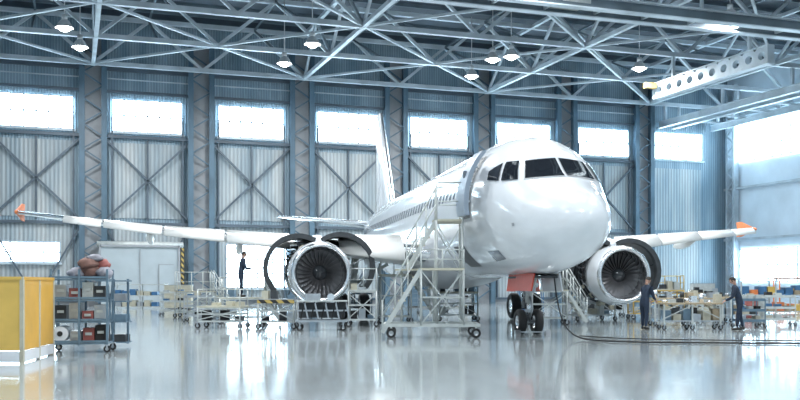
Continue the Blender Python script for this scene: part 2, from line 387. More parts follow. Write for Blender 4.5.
def t_at(y,z):
    lo,hi=0.0,6.0
    for _ in range(40):
        mid=(lo+hi)/2; a,b,w=sec(mid); c=(a+b)/2; hh=max(1e-5,(a-b)/2)
        if (y/max(w,1e-5))**2+((z-c)/hh)**2<=1: hi=mid
        else: lo=mid
    return hi
m=MB()
ts=[(i/40)**2*6.5 for i in range(41)]+[6.5+0.7*i for i in range(1,26)]+[24+ (37.57-24)*i/26 for i in range(1,27)]
rings=[]
NR=64
for t in ts:
    a,b,w=sec(t); c=(a+b)/2; hh=(a-b)/2
    rings.append([(t,w*math.sin(2*math.pi*j/NR),c+hh*math.cos(2*math.pi*j/NR)) for j in range(NR)])
m.loft(rings,'white')
rr=[]
for i in range(15):
    q=i/14; t=10.6+10.2*q; e=math.sin(math.pi*q)**0.5 if 0<q<1 else 0.02
    rr.append([(t,(1.2+0.95*e)*math.sin(2*math.pi*j/32),2.75+(-0.2)+(0.6+0.62*e)*math.cos(2*math.pi*j/32)) for j in range(32)])
m.loft(rr,'belly',caps=True)
def patch(m,cor,mode,mat,off=0.012,sy=1,nu=8,nv=6):
    vs=[]
    for j in range(nv+1):
        for i in range(nu+1):
            u,v=i/nu,j/nv
            p=[(1-u)*(1-v)*cor[0][k]+u*(1-v)*cor[1][k]+u*v*cor[2][k]+(1-u)*v*cor[3][k] for k in(0,1)]
            if mode=='yz': y,z=p; t=t_at(y,z)
            else: t,z=p; y=y_at(t,z)
            a,b,w=sec(t); c=(a+b)/2
            nrm=Vector((-0.75 if t<3.2 else -0.1, y/max(w,0.1), (z-c)/max(0.1,(a-b)/2))).normalized()
            P=Vector((t,y,z))+nrm*off; vs.append((P.x,P.y*sy,P.z))
    n=nu+1
    m.add(vs,[(j*n+i,j*n+i+1,(j+1)*n+i+1,(j+1)*n+i) for j in range(nv) for i in range(nu)],mat,True)
for sy in(1,-1):
    patch(m,[(0.03,4.42),(1.03,4.37),(0.85,4.98),(0.03,5.04)],'yz','seam',0.012,sy)
    patch(m,[(0.045,4.45),(0.99,4.41),(0.83,4.95),(0.045,5.01)],'yz','glass',0.022,sy)
    patch(m,[(2.40,4.39),(2.98,4.41),(3.27,4.97),(2.88,4.97)],'tz','glass',0.03,sy)
    patch(m,[(3.10,4.42),(3.70,4.50),(3.84,4.76),(3.38,4.96)],'tz','glass',0.03,sy)
    t=6.6
    while t<29.5:
        patch(m,[(t,4.22),(t+.23,4.22),(t+.23,4.55),(t,4.55)],'tz','cabwin',0.012,sy,2,3)
        t+=0.533
    for a,b,z0,z1 in ((28.6,29.5,3.6,5.4),(15.6,16.2,4.0,5.1)):
        for c4 in ([(a,z0),(a+.04,z0),(a+.04,z1),(a,z1)],[(b,z0),(b+.04,z0),(b+.04,z1),(b,z1)],[(a,z1),(b,z1),(b,z1+.04),(a,z1+.04)],[(a,z0),(b,z0),(b,z0+.04),(a,z0+.04)]): patch(m,c4,'tz','seam',0.01,sy,3,4)
    for tt in (6.0,9.0): patch(m,[(tt,1.85),(tt+.015,1.85),(tt+.015,5.8),(tt,5.8)],'tz','seam',0.004,sy,1,30)
patch(m,[(4.72,3.42),(5.62,3.42),(5.62,5.42),(4.72,5.42)],'tz','seam',0.01,1,4,12)
patch(m,[(4.80,3.5),(5.54,3.5),(5.54,5.34),(4.80,5.34)],'tz','dark',0.02,1,4,12)  # dark patch painted as the shaded cabin inside the open doorway
patch(m,[(6.5,2.1),(7.9,2.1),(7.9,2.75),(6.5,2.75)],'tz','dark',0.012,1,6,4)
patch(m,[(3.6,2.25),(4.5,2.2),(4.5,2.5),(3.6,2.5)],'tz','cabwin',0.012,1,6,4)
patch(m,[(2.0,3.1),(2.12,3.1),(2.12,3.18),(2.0,3.18)],'tz','seam',0.02,1,2,2)
m.build('fuselage',parent=air)
m=MB(); R1=[]
for z in [3.5+i*0.155 for i in range(13)]:
    y=y_at(5.2,z)+0.42
    R1.append([(3.72,y,z),(4.56,y+.03,z),(4.56,y-.14,z),(3.72,y-.14,z)])
m.loft(R1,'doorp',caps=True,smooth=False)
for z in(3.9,4.4,4.9):
    y=y_at(5.2,z)+0.25; m.beam((3.75,y,z),(4.53,y,z),0.05,0.05,'steel')
for z in(4.1,4.9): m.tube([(4.2,y_at(5.2,z)+.35,z),(4.75,y_at(5,z)+.1,z)],0.05,'steel')
m.cyl((4.14,y_at(5.2,4.7)+.40,4.7),(4.14,y_at(5.2,4.7)+.47,4.7),0.12,'cabwin',n=14)
m.build('passenger_door',parent=air)

def airfoil(n=12,th=0.12):
    up=[];lo=[]
    for i in range(n+1):
        x=(1-math.cos(math.pi*i/n))/2
        y=5*th*(0.2969*math.sqrt(x)-0.126*x-0.3516*x*x+0.2843*x**3-0.1036*x**4)
        up.append((x,y*1.05)); lo.append((x,-y*0.95))
    return up[::-1]+lo[1:]
def wing(m,secs,sy,mat,vertical=False,lemat='alu',th=0.12):
    rings=[]
    for (y,le,ch,z,tk) in secs:
        af=airfoil(12,tk)
        if vertical: rings.append([(le+x*ch,w*ch,z) for x,w in af])
        else: rings.append([(le+x*ch,y*sy,z+w*ch) for x,w in af])
    n=len(rings[0])
    xs=[p[0] for p in airfoil(12)]
    def fm(i,j):
        x=max(xs[j],xs[(j+1)%n]); return lemat if x<0.07 else mat
    m.loft(rings,mat,fmat=fm)
    m.add(rings[-1],[tuple(range(n))],mat); m.add(rings[0],[tuple(range(n))],mat)
WSB=[(1.2,11.3,7.6,2.62,.13),(2.0,11.7,7.0,2.68,.13),(6.4,14.05,4.15,3.12,.12),(11.5,16.75,2.75,3.72,.115),(16.9,19.55,1.55,4.45,.11)]
for sy,nm in((1,'starboard'),(-1,'port')):
    EX=1.0 if sy>0 else -0.9
    WS=WSB[:-1]+[(16.9+EX,19.55,1.55,4.6 if sy>0 else 4.2,.11)]; YT=16.9+EX; ZT=WS[-1][3]
    m=MB(); wing(m,WS,sy,'wing')
    for (ya,yb) in((2.6,4.9),(6.7,9.1),(9.2,11.6),(11.7,14.1),(14.2,15.8)):
        def at(y):
            for k in range(len(WS)-1):
                if WS[k][0]<=y<=WS[k+1][0]:
                    q=(y-WS[k][0])/(WS[k+1][0]-WS[k][0]); return [WS[k][j]*(1-q)+WS[k+1][j]*q for j in range(5)]
        rr=[]
        for y in(ya,yb):
            _,le,ch,z,tk=at(y); c=0.16*ch
            rr.append([(le-0.28+c*a,y*sy,z-0.16+c*b) for a,b in((0,-.12),(0.08,.12),(.35,.42),(1,.78),(.8,.55),(.4,.1),(.2,-.12),(0.08,-.2))])
        m.loft(rr,'wing',caps=True)
    for y,L in((4.2,3.2),(8.6,2.9),(12.4,2.3)):
        for k in range(len(WS)-1):
            if WS[k][0]<=y<=WS[k+1][0]: q=(y-WS[k][0])/(WS[k+1][0]-WS[k][0]); le,ch,z=[WS[k][j]*(1-q)+WS[k+1][j]*q for j in(1,2,3)]
        t0=le+ch*0.5; rr=[]
        for i in range(11):
            q=i/10; r=0.2*math.sin(math.pi*min(1,q*0.97+0.015))**0.6
            rr.append([(t0+L*q,y*sy+r*0.8*math.cos(2*math.pi*j/12),z-0.18-0.25*q+r*1.3*math.sin(2*math.pi*j/12)) for j in range(12)])
        m.loft(rr,'wing')
    y=(YT+.02)*sy; dz=ZT-4.28; P=[(19.5,4.28),(20.9,4.72),(21.35,4.72),(21.2,4.28),(21.3,3.98),(20.9,3.98)]
    vs=[(p[0],y+dy,p[1]+dz) for dy in(-.03,.03) for p in P]
    m.add(vs,[tuple(range(6)),tuple(range(6,12))]+[(i,(i+1)%6,6+(i+1)%6,6+i) for i in range(6)],'orange' )
    m.sphere((19.75,YT*sy,ZT),(0.3,0.08,0.1),'orange')
    m.build('wing_'+nm,parent=air)
    m=MB(); wing(m,[(0.5,31.2,4.2,5.0,.1),(6.22,34.4,1.5,5.62,.09)],sy,'white'); m.build('tailplane_'+nm,parent=air)
m=MB(); wing(m,[(0,28.6,7.6,5.6,.10),(0,29.9,6.4,6.2,.10),(0,34.2,2.5,11.95,.09)],1,'white',vertical=True); m.build('fin',parent=air)

def engine(sy,nm):
    m=MB(); c=(11.2,5.75*sy,1.95 if sy>0 else 1.88)
    m.revolve([(0.75,0.84),(0.35,0.85),(0.12,0.89),(0.03,0.94),(0.0,0.99),(0.03,1.04),(0.12,1.08)],c,'x','alu',n=56)
    m.revolve([(0.12,1.08),(0.4,1.13),(0.9,1.15),(1.15,1.15),(1.15,1.03)],c,'x','white',n=56)
    m.revolve([(1.0,1.03),(1.9,1.02),(2.5,0.98),(2.6,0.85)],c,'x','steel',n=40)
    for t in(1.3,1.6,1.95,2.3): m.revolve([(t,1.0),(t,1.09),(t+.06,1.09),(t+.06,1.0)],c,'x','dark',n=40)
    rnd=random.Random(3)
    for k in range(36):
        a=rnd.uniform(0,6.28); t=rnd.uniform(1.25,2.3); r=1.1
        m.box((c[0]+t,c[1]+r*math.cos(a),c[2]+r*math.sin(a)),(rnd.uniform(.1,.35),rnd.uniform(.1,.28),rnd.uniform(.08,.2)),rnd.choice(['steel','dark','black','cream']),rx=a)
    for k in range(12):
        a0=rnd.uniform(0,6.28); pts=[(c[0]+1.2+.15*i,c[1]+1.14*math.cos(a0+.12*i*rnd.choice([0,1])),c[2]+1.14*math.sin(a0+.12*i)) for i in range(9)]
        m.tube(pts,0.025,rnd.choice(['steel','black','alu']))
    m.revolve([(2.9,1.0),(2.95,1.16),(3.3,1.12),(3.9,0.95),(4.25,0.82),(4.2,0.72)],c,'x','white',n=48)
    m.revolve([(2.5,0.95),(2.95,1.0)],c,'x','dark',n=40)
    m.revolve([(3.8,0.62),(4.6,0.52),(5.2,0.42),(5.15,0.36)],c,'x','steel',n=32)
    m.revolve([(4.9,0.3),(5.4,0.2),(5.8,0.01)],c,'x','dark',n=24)
    m.revolve([(0.80,0.85),(0.82,0.001)],c,'x','black',n=40)
    m.revolve([(0.28,0.001),(0.36,0.09),(0.5,0.19),(0.66,0.27),(0.78,0.29)],c,'x','dark',n=28)
    m.box((c[0]+.45,c[1]+.1,c[2]+.06),(.02,.12,.03),'cap',rx=.6)
    N=28
    for k in range(N):
        a=2*math.pi*k/N; vs=[]
        for i in range(5):
            q=i/4; r=0.27+0.57*q; tw=rad(28+34*q); w=0.07+0.045*q
            for s in(-1,1):
                ang=a+s*w*math.sin(tw)/r*0.95+0.1*q*q
                vs.append((c[0]+0.62+s*w*math.cos(tw)+0.02*q,c[1]+r*math.cos(ang),c[2]+r*math.sin(ang)))
        m.add(vs,[(2*i,2*i+1,2*i+3,2*i+2) for i in range(4)],'blade',True)
    for s in(-1,1):
        hy,hz=c[1]+0.12*s,c[2]+1.2; op=rad(42 if s*sy<0 else 36)*s
        rings=[];RO,RI=1.30,1.12
        for t in(1.2,1.5,2.1,2.85):
            ring=[]
            for rr in (RO,RI):
                pts=[]
                for i in range(15):
                    a=rad(84-165*i/14); yy=c[1]+s*rr*math.cos(a); zz=c[2]+rr*math.sin(a)
                    dy,dz=yy-hy,zz-hz
                    pts.append((c[0]+t,hy+dy*math.cos(op)-dz*math.sin(op),hz+dy*math.sin(op)+dz*math.cos(op)))
                ring+= pts if rr==RO else pts[::-1]
            rings.append(ring)
        def fm(i,j): return 'white' if j<14 else 'dark'
        m.loft(rings,'dark',caps=False,fmat=fm)
        for R_ in (rings[0],rings[-1]):
            m.add(R_,[(i,i+1,28-i,29-i) for i in range(14)],'dark')
        P=rings[1][9]; m.cyl((c[0]+1.5,c[1]+s*1.0,c[2]+0.2),P,0.02,'alu',n=6)
    m.build('engine_'+nm,parent=air)
    m=MB(); rr=[]
    for t,z0,z1,w in((12.3,3.0,3.12,.1),(12.9,2.95,3.3,.2),(14.5,2.85,3.35,.22),(16,2.75,3.2,.2),(17.2,2.9,3.05,.06)):
        rr.append([(t,c[1]-w,z0),(t,c[1]+w,z0),(t,c[1]+w,z1),(t,c[1]+w*.4,z1+.08),(t,c[1]-w*.4,z1+.08),(t,c[1]-w,z1)])
    m.loft(rr,'white',caps=True); m.build('pylon_'+nm,parent=air)
engine(1,'starboard'); engine(-1,'port')

m=MB(); t=5.07
for s in(-1,1): m.wheel((t,0.26*s,0.385),0.385,0.24,'y','alu')
m.cyl((t,-0.3,0.385),(t,0.3,0.385),0.05,'steel'); m.cyl((t,0,0.385),(t-.03,0,1.15),0.065,'alu'); m.cyl((t-.03,0,0.95),(t-.12,0,2.1),0.11,'scaf')
m.tube([(t-.1,0,.45),(t-.38,0,.8),(t-.15,0,1.15)],0.035,'steel'); m.tube([(t-.05,0,1.2),(t-1.1,0,2.0)],0.06,'scaf'); m.tube([(t-.05,.1,1.25),(t-1.1,.25,2.0)],0.03,'steel')
m.box((t-.15,0,1.35),(0.12,0.32,0.16),'steel'); m.cyl((t-.2,.14,1.5),(t-.32,.14,1.5),0.08,'alu'); m.cyl((t-.2,-.14,1.5),(t-.32,-.14,1.5),0.08,'alu')
m.tube([(t+.05,.07,.5),(t+.08,.09,1.0),(t+.02,.08,1.9)],0.018,'black'); m.box((t,0,0.72),(0.16,0.2,0.1),'steel')
for s in(-1,1):
    m.box((t-.9,0.42*s,1.58),(1.7,0.04,0.52),'red' if s>0 else 'white',rx=rad(10)*s); m.box((t+.55,0.36*s,1.55),(0.8,0.04,0.5),'red',rx=rad(8)*s)
m.box((t-.35,0,1.73),(2.6,0.72,0.06),'dark')
m.box((t+.25,0,1.62),(0.04,0.5,0.36),'red')
m.build('nose_gear',parent=air)
for sy,nm in((1,'starboard'),(-1,'port')):
    m=MB(); t=17.7; y=3.8*sy
    for s in(-.46,.46): m.wheel((t,y+s,0.58),0.58,0.4,'y','alu')
    m.cyl((t,y-.4,.58),(t,y+.4,.58),0.08,'steel'); m.cyl((t,y,.58),(t,y,1.5),0.1,'alu'); m.cyl((t,y,1.3),(t,y-.1*sy,2.9),0.16,'scaf')
    m.tube([(t,y,1.5),(t,y-1.5*sy,2.4)],0.07,'scaf'); m.tube([(t+.12,y,.7),(t+.45,y,1.1),(t+.15,y,1.5)],0.04,'steel')
    m.box((t,y+.62*sy,1.9),(1.3,0.05,1.7),'white',rx=-rad(6)*sy)
    m.build('main_gear_'+nm,parent=air)

# ------------------------------------------------------------ ground equipment
def rail(m,pts,z0,h,r=0.022,mat='scaf',mid=True,step=0.6):
    for i in range(len(pts)-1):
        a,b=Vector(pts[i]+(0,)),Vector(pts[i+1]+(0,)); L=(b-a).length; n=max(1,round(L/step))
        for k in range(n+1):
            p=a.lerp(b,k/n); m.cyl((p.x,p.y,z0),(p.x,p.y,z0+h),r,mat,n=6)
        m.cyl((a.x,a.y,z0+h),(b.x,b.y,z0+h),r,mat,n=6)
        if mid: m.cyl((a.x,a.y,z0+h*.5),(b.x,b.y,z0+h*.5),r*.8,mat,n=6)
def flight(m,a,b,w,mat='scaf',tread='cream',hand=True):
    n=max(3,round((b[2]-a[2])/0.24))
    for s in(-1,1):
        m.beam((a[0],a[1]+s*w/2,a[2]),(b[0],b[1]+s*w/2,b[2]),0.04,0.12,mat)
        if hand:
            m.tube([(a[0],a[1]+s*w/2,a[2]+.9),(b[0],b[1]+s*w/2,b[2]+1.0)],0.022,mat); m.tube([(a[0],a[1]+s*w/2,a[2]+.45),(b[0],b[1]+s*w/2,b[2]+.5)],0.018,mat)
            for q in(0,.33,.66,1):
                p=[a[k]+(b[k]-a[k])*q for k in range(3)]; m.cyl((p[0],p[1]+s*w/2,p[2]),(p[0],p[1]+s*w/2,p[2]+.92),0.02,mat,n=6)
    for i in range(1,n+1):
        q=i/n; p=[a[k]+(b[k]-a[k])*q for k in range(3)]; m.box(p,(0.22,w-.04,0.035),tread)
def stand(name,X,Z,yaw,w,d,h,deck='cream',frame='scaf',railh=1.0,steps=True,braces=True,toe=None,items=None):
    m=MB()
    for sx in(-1,1):
        for s in(-1,1):
            x,y=sx*w/2,s*d/2; m.cyl((x,y,.2),(x,y,h),0.03,frame,n=6); m.caster(x,y,0.1,.22)
    for z in(.25,h-.05,(h+.25)/2):
        for s in(-1,1):
            m.beam((-w/2,s*d/2,z),(w/2,s*d/2,z),0.04,0.05,frame); m.beam((s*w/2,-d/2,z),(s*w/2,d/2,z),0.04,0.05,frame)
    if braces:
        m.beam((-w/2,-d/2,.3),(w/2,-d/2,h-.1),0.03,0.03,frame); m.beam((w/2,-d/2,.3),(-w/2,-d/2,h-.1),0.03,0.03,frame)
        m.beam((-w/2,d/2,.3),(w/2,d/2,h-.1),0.03,0.03,frame)
    m.box((0,0,h),(w+.06,d+.06,0.05),deck)
    if toe: m.box((0,-d/2-.04,h-.06),(w+.06,0.02,0.12),toe)
    if items:
        r=random.Random(items); n=int(w/.3)
        for z0 in (h+.025,.28):
            for k in range(n):
                hh=r.uniform(.1,.38)
                if r.random()<.75: m.box((-w/2+.18+k*.3,r.uniform(-.15,.15),z0+hh/2),(.22,.4,hh),r.choice(['steel','dark','scaf','black','teal','cream']))
        m.box((0,0,.265),(w,d,.03),'steel')
    if railh: rail(m,[(-w/2,-d/2),(-w/2,d/2),(w/2,d/2),(w/2,-d/2)],h,railh,mat=frame)
    if steps: flight(m,(w/2+h*.6,0,0.1),(w/2,0,h),0.6,frame,hand=railh>0)
    return put(m,name,X,Z,yaw)

m=MB()
for x in(-0.9,1.5):
    for y in(-.75,.75): m.wheel((x,y,.14),.14,.08,'y'); m.cyl((x,y,.14),(x,y,.4),.03,'scaf',n=6)
for y in(-.75,.75): m.beam((-1.1,y,.36),(1.6,y,.36),.07,.09,'scaf')
for x in(-1.1,-.2,.7,1.6): m.beam((x,-.75,.36),(x,.75,.36),.06,.07,'scaf')
flight(m,(-1.15,-.4,.15),(-.05,-.4,1.95),.65)
m.box((.55,-.35,1.95),(1.25,.9,.06),'cream')
for x in(-.05,1.15):
    for y in(-.78,.1): m.cyl((x,y,.36),(x,y,1.95),.03,'scaf',n=6)
m.beam((-.05,-.78,.4),(1.15,-.78,1.9),.03,.03,'scaf'); m.beam((1.15,-.78,.4),(-.05,-.78,1.9),.03,.03,'scaf'); m.beam((1.15,-.78,.4),(1.15,.1,1.9),.03,.03,'scaf')
m.beam((-.05,-.78,1.15),(1.15,-.78,1.15),.035,.035,'scaf'); m.beam((-.05,.1,1.15),(1.15,.1,1.15),.035,.035,'scaf')
rail(m,[(-.05,-.78),(1.15,-.78),(1.15,.1)],1.95,.55)
for x in(-.6,.35):
    m.cyl((x,.75,.36),(x,.75,1.95),.03,'scaf',n=6)
m.box((-.35,.55,1.95),(.9,.8,.05),'cream')
flight(m,(-.45,.72,1.95),(.42,.72,3.4),.6)
m.box((.80,.85,3.4),(.8,1.3,.06),'cream')
for x in(.42,1.18):
    for y in(.2,1.5): m.cyl((x,y,.36 if y<1 else .05),(x,y,3.4),.03,'scaf',n=6)
m.beam((.42,.2,2.0),(1.18,.2,3.3),.03,.03,'scaf'); m.beam((1.18,.2,2.0),(.42,.2,3.3),.03,.03,'scaf')
m.beam((.42,1.5,.3),(1.18,1.5,1.9),.03,.03,'scaf'); m.beam((1.18,1.5,1.9),(.42,1.5,3.3),.03,.03,'scaf')
rail(m,[(.42,1.5),(1.18,1.5)],3.4,1.1); rail(m,[(.42,.2),(1.18,.2)],3.4,1.1); rail(m,[(.42,1.2),(.42,1.5)],3.4,1.1)
put(m,'access_stairs',.65,27.6,0)

stand('work_platform',-6.15,33.0,-8,1.5,.9,.75,railh=.6,steps=False,items=2)
stand('engine_stand',-4.2,32.6,0,1.2,.9,1.0,deck='steel',railh=0,steps=False,toe='hazard',items=5)
stand('work_platform',-6.1,37.0,4,1.7,1.0,1.0,railh=.8,steps=True)
stand('work_platform',-1.35,34.6,0,1.0,.9,1.3,deck='scaf',railh=.8,steps=False,items=9)
stand('work_platform',-.2,38.0,5,1.2,1.0,1.9,railh=1.0,steps=True)
stand('work_platform',2.4,40.0,5,1.6,1.0,1.2,railh=.8,steps=False,items=12)
stand('work_platform',5.6,36.0,0,1.3,.9,1.3,railh=.9,steps=True)
stand('work_platform',8.0,40.0,20,1.8,1.0,1.6,railh=1.0,steps=False,items=14)
stand('work_platform',-9.5,44,0,1.6,1.0,1.2,railh=.9,steps=True)

def pallet_parts(name,X,Z,yaw,w=1.6):
    m=MB(); m.box((0,0,.32),(w,.9,.06),'steel')
    for sx in(-1,1):
        for s in(-1,1): m.caster(sx*w*.42,s*.36,.1,.26)
    for k in range(5):
        x=-w*.4+w*.2*k; m.beam((x,-.4,.38),(x+.12,-.4,.95),.05,.03,'black'); m.beam((x+.12,-.4,.95),(x+.24,-.4,.38),.05,.03,'steel')
    m.box((0,-.38,.66),(w,.04,.05),'steel'); m.box((0,0,.97),(w,.85,.04),'scaf'); m.box((0,.2,.66),(w*.9,.4,.5),'dark')
    m.box((-.3,0,1.1),(.5,.5,.22),'steel'); m.cyl((.3,-.2,1.1),(.3,.25,1.1),.12,'alu',n=14)
    put(m,name,X,Z,yaw)
pallet_parts('parts_dolly',-2.6,31.6,3,1.7)
def trolley(name,X,Z,yaw=0,w=.9,d=.55,h=.95,body='red',shelves=3):
    m=MB()
    for sx in(-1,1):
        for s in(-1,1): m.beam((sx*w/2,s*d/2,.15),(sx*w/2,s*d/2,h+.05),.035,.035,body); m.caster(sx*w/2,s*d/2,.07,.16)
    for k in range(shelves):
        z=.22+(h-.22)*k/(shelves-1); m.box((0,0,z),(w,d,.03),body)
        for s in(-1,1): m.box((0,s*d/2,z+.04),(w,.02,.08),body)
    rnd=random.Random(int(X*10+100)%13)
    for k in range(shelves):
        z=.235+(h-.22)*k/(shelves-1)
        for q in range(3):
            hh=rnd.uniform(.07,.2); m.box((-w*.3+q*w*.3,0,z+hh/2),(w*.2,d*.5,hh),rnd.choice(['steel','blue','cream','black','scaf']))
    m.cyl((w/2+.1,-d/2,h),(w/2+.1,d/2,h),.015,'steel',n=6); m.beam((w/2,-d/2,h),(w/2+.1,-d/2,h),.02,.02,'steel'); m.beam((w/2,d/2,h),(w/2+.1,d/2,h),.02,.02,'steel')
    put(m,name,X,Z,yaw)
trolley('tool_trolley',-1.75,42,0,1,.6,1.1,'teal'); trolley('tool_trolley',1.6,50,10,1.2,.6,1.2,'steel'); trolley('tool_trolley',3.2,52,-10,1.3,.6,1.3,'scaf')
trolley('tool_trolley',-11.2,47,0,1.2,.6,1.1,'scaf'); trolley('tool_trolley',6.6,48,0,1.2,.6,1.2,'blue'); trolley('tool_trolley',-8.3,39,0,1.0,.6,1.0,'steel')
trolley('tool_trolley',12.3,33.5,8,.9,.6,.95,'teal'); trolley('tool_trolley',13.9,35,-5,1.1,.6,1.05,'scaf')
def cabinet(name,X,Z,yaw,w,d,h,mat):
    m=MB(); m.box((0,0,h/2+.05),(w,d,h-.1),mat); m.box((0,0,.03),(w-.1,d-.1,.06),'black'); m.box((0,0,h),(w+.04,d+.04,.03),'steel')
    for k in range(4): m.box((0,-d/2-.01,.25+k*(h-.3)/4),(w-.1,.02,(h-.3)/4-.04),mat); m.box((0,-d/2-.03,.25+k*(h-.3)/4+.05),(w*.4,.02,.02),'steel')
    put(m,name,X,Z,yaw)
cabinet('tool_cabinet',-13.5,58,0,1.6,.7,1.5,'cream'); cabinet('tool_cabinet',-11,60,0,1.2,.7,1.3,'teal'); cabinet('tool_cabinet',1.2,64,0,1.5,.7,1.6,'teal'); cabinet('tool_cabinet',4,64,0,1.5,.7,1.3,'steel')
cabinet('tool_cabinet',21,66,0,1.5,.8,1.6,'scaf'); cabinet('tool_cabinet',-4,64,0,2,.8,1.6,'door')

def bench(name,X,Z,yaw,w,d,h,seed):
    m=MB(); m.box((0,0,h),(w,d,.06),'wood'); m.box((0,0,.3),(w-.1,d-.1,.04),'steel')
    for sx in(-1,0,1):
        for s in(-1,1): m.beam((sx*(w/2-.06),s*(d/2-.06),.15),(sx*(w/2-.06),s*(d/2-.06),h),.05,.05,'scaf'); m.caster(sx*(w/2-.06),s*(d/2-.06),.08,.18)
    m.beam((-w/2,-d/2+.06,.35),(0,-d/2+.06,h-.05),.03,.03,'scaf'); m.beam((w/2,-d/2+.06,.35),(0,-d/2+.06,h-.05),.03,.03,'scaf')
    r=random.Random(seed)
    for k in range(int(w*4)):
        x=-w/2+.15+k*.25; hh=r.uniform(.05,.3)
        if r.random()<.6: m.box((x,r.uniform(-.2,.2),h+.03+hh/2),(.2,.3,hh),r.choice(['wood','steel','steel','cream','alu','scaf','dark']))
        else: m.cyl((x,0,h+.03),(x,0,h+.03+hh),.08,r.choice(['alu','steel','dark','black']),n=12)
    for k in range(int(w*3)):
        x=-w/2+.2+k*.33; hh=r.uniform(.15,.4); m.box((x,0,.32+hh/2),(.26,.4,hh),r.choice(['wood','steel','black','cream','teal','dark']))
    put(m,name,X,Z,yaw)
bench('workbench',9.75,32.0,0,2.0,.75,.88,1); bench('workbench',10.6,35.2,0,2.6,.8,1.0,2); bench('workbench',13.3,38.5,0,2.4,.8,1.0,3)
bench('workbench',9.6,46,0,2.4,.8,1.0,5); bench('workbench',13.9,46,0,3.0,.8,1.1,6)
stand('work_platform',11.3,42,0,2.2,1.0,1.3,frame='yellow',railh=.6,steps=False,items=21)
def rack(name,X,Z,yaw,w,d,h,n,frame,cols_,seed):
    m=MB(); r=random.Random(seed)
    for x in(-w/2,0,w/2):
        for s in(-1,1): m.beam((x,s*d/2,0),(x,s*d/2,h),.06,.06,frame)
    for k in range(n):
        z=.12+(h-.2)*k/(n-1); m.box((0,0,z),(w,d,.05),frame)
        if k<n-1:
            x=-w/2+.25
            while x<w/2-.2:
                hh=r.uniform(.2,(h/n)*.75); m.box((x,0,z+.03+hh/2),(.38,d*.8,hh),r.choice(cols_)); x+=.46
    put(m,name,X,Z,yaw)
rack('storage_rack',19.6,50,0,3.6,.9,1.9,3,'scaf',['orange','yellow','blue','cream','wood'],4)
rack('storage_rack',24.4,57,0,3.6,.9,2.0,3,'orange',['orange','yellow','blue','cream','scaf'],8)
rack('storage_rack',-16.5,60.5,0,3.2,.9,1.6,3,'scaf',['cream','steel','blue'],9)
def barrel(name,X,Z,mat):
    m=MB(); m.revolve([(0,.001),(0,.27),(.02,.29),(.28,.285),(.3,.3),(.32,.285),(.58,.285),(.6,.3),(.62,.285),(.86,.285),(.88,.29),(.86,.26),(.86,.001)],(0,0,0),'z',mat,n=24); put(m,name,X,Z)
barrel('oil_drum',17.2,47,'blue'); barrel('oil_drum',17.9,47.2,'scaf'); barrel('oil_drum',15.9,43,'maroon')

m=MB(); w,d,h=1.2,.8,1.85
for sx in(-1,0,1):
    for s in(-1,1): m.beam((sx*w/2,s*d/2,.15),(sx*w/2,s*d/2,h),.045,.045,'teal')
for sx in(-1,1):
    for s in(-1,1): m.caster(sx*w/2,s*d/2,.08,.17)
    m.beam((sx*w/2,-d/2,.2),(sx*w/2,d/2,h-.1),.03,.03,'teal'); m.beam((sx*w/2,d/2,.2),(sx*w/2,-d/2,h-.1),.03,.03,'teal')
for z in(.2,.68,1.16,1.62):
    m.box((0,0,z),(w,d,.035),'teal'); m.box((0,-d/2,z+.05),(w,.02,.05),'teal')
for k,(x,z,mt,hh) in enumerate([(-.42,.22,'scaf',.3),(-.1,.22,'steel',.25),(.18,.22,'maroon',.32),(.44,.22,'black',.38),(-.42,.7,'dark',.35),(-.12,.7,'steel',.4),(.16,.7,'maroon',.22),(.42,.7,'steel',.36),(-.42,1.18,'steel',.33),(-.12,1.18,'maroon',.25),(.16,1.18,'scaf',.38),(.42,1.18,'dark',.3)]):
    if k==0: m.cyl((x,-.35,z+.2),(x,.2,z+.2),.17,'cap',n=18); m.cyl((x,-.37,z+.2),(x,-.35,z+.2),.06,'black',n=12)
    else: m.box((x,0,z+hh/2),(.24,.55,hh),mt); m.box((x,-.285,z+hh*.6),(.14,.02,.06),'scaf')
def blob(c,r,mat):
    rings=[]
    for i in range(13):
        ring=[]
        for j in range(20):
            a=math.pi*i/12; b=2*math.pi*j/20; k=1+0.13*math.sin(3*b+c[0]*9)*math.sin(a)+.07*math.sin(5*a+b*2)+.05*math.sin(7*b+4*a+c[0]*5)
            ring.append((c[0]+r[0]*k*math.sin(a)*math.cos(b),c[1]+r[1]*k*math.sin(a)*math.sin(b),c[2]+r[2]*k*math.cos(a)))
        rings.append(ring)
    m.loft(rings,mat)
for c,r,mt in [((-.1,0,1.76),(.22,.3,.13),'cloth'),((.2,.05,1.79),(.25,.3,.17),'brown'),((.5,-.05,1.77),(.18,.3,.14),'cloth'),((.12,-.1,1.98),(.22,.25,.13),'brown'),((.4,.1,1.96),(.2,.22,.13),'maroon'),((.26,0,2.1),(.17,.2,.09),'cloth')]: blob(c,r,mt)
put(m,'storage_trolley',-7.15,21.4,8)
m=MB()
for k in range(3):
    m.beam((-.35+.35*k,0,0.05),(-.35+.35*k,0,1.65),.05,.05,'teal')
for z in(.1,.6,1.1,1.6): m.box((0,.0,z),(.75,.5,.03),'teal')
for k in range(6): m.box((-.2+.4*(k%2),0,.2+.5*(k//2)),(.3,.4,.18),['teal','dark','steel'][k%3])
put(m,'parts_shelf',-7.05,23.4,0)

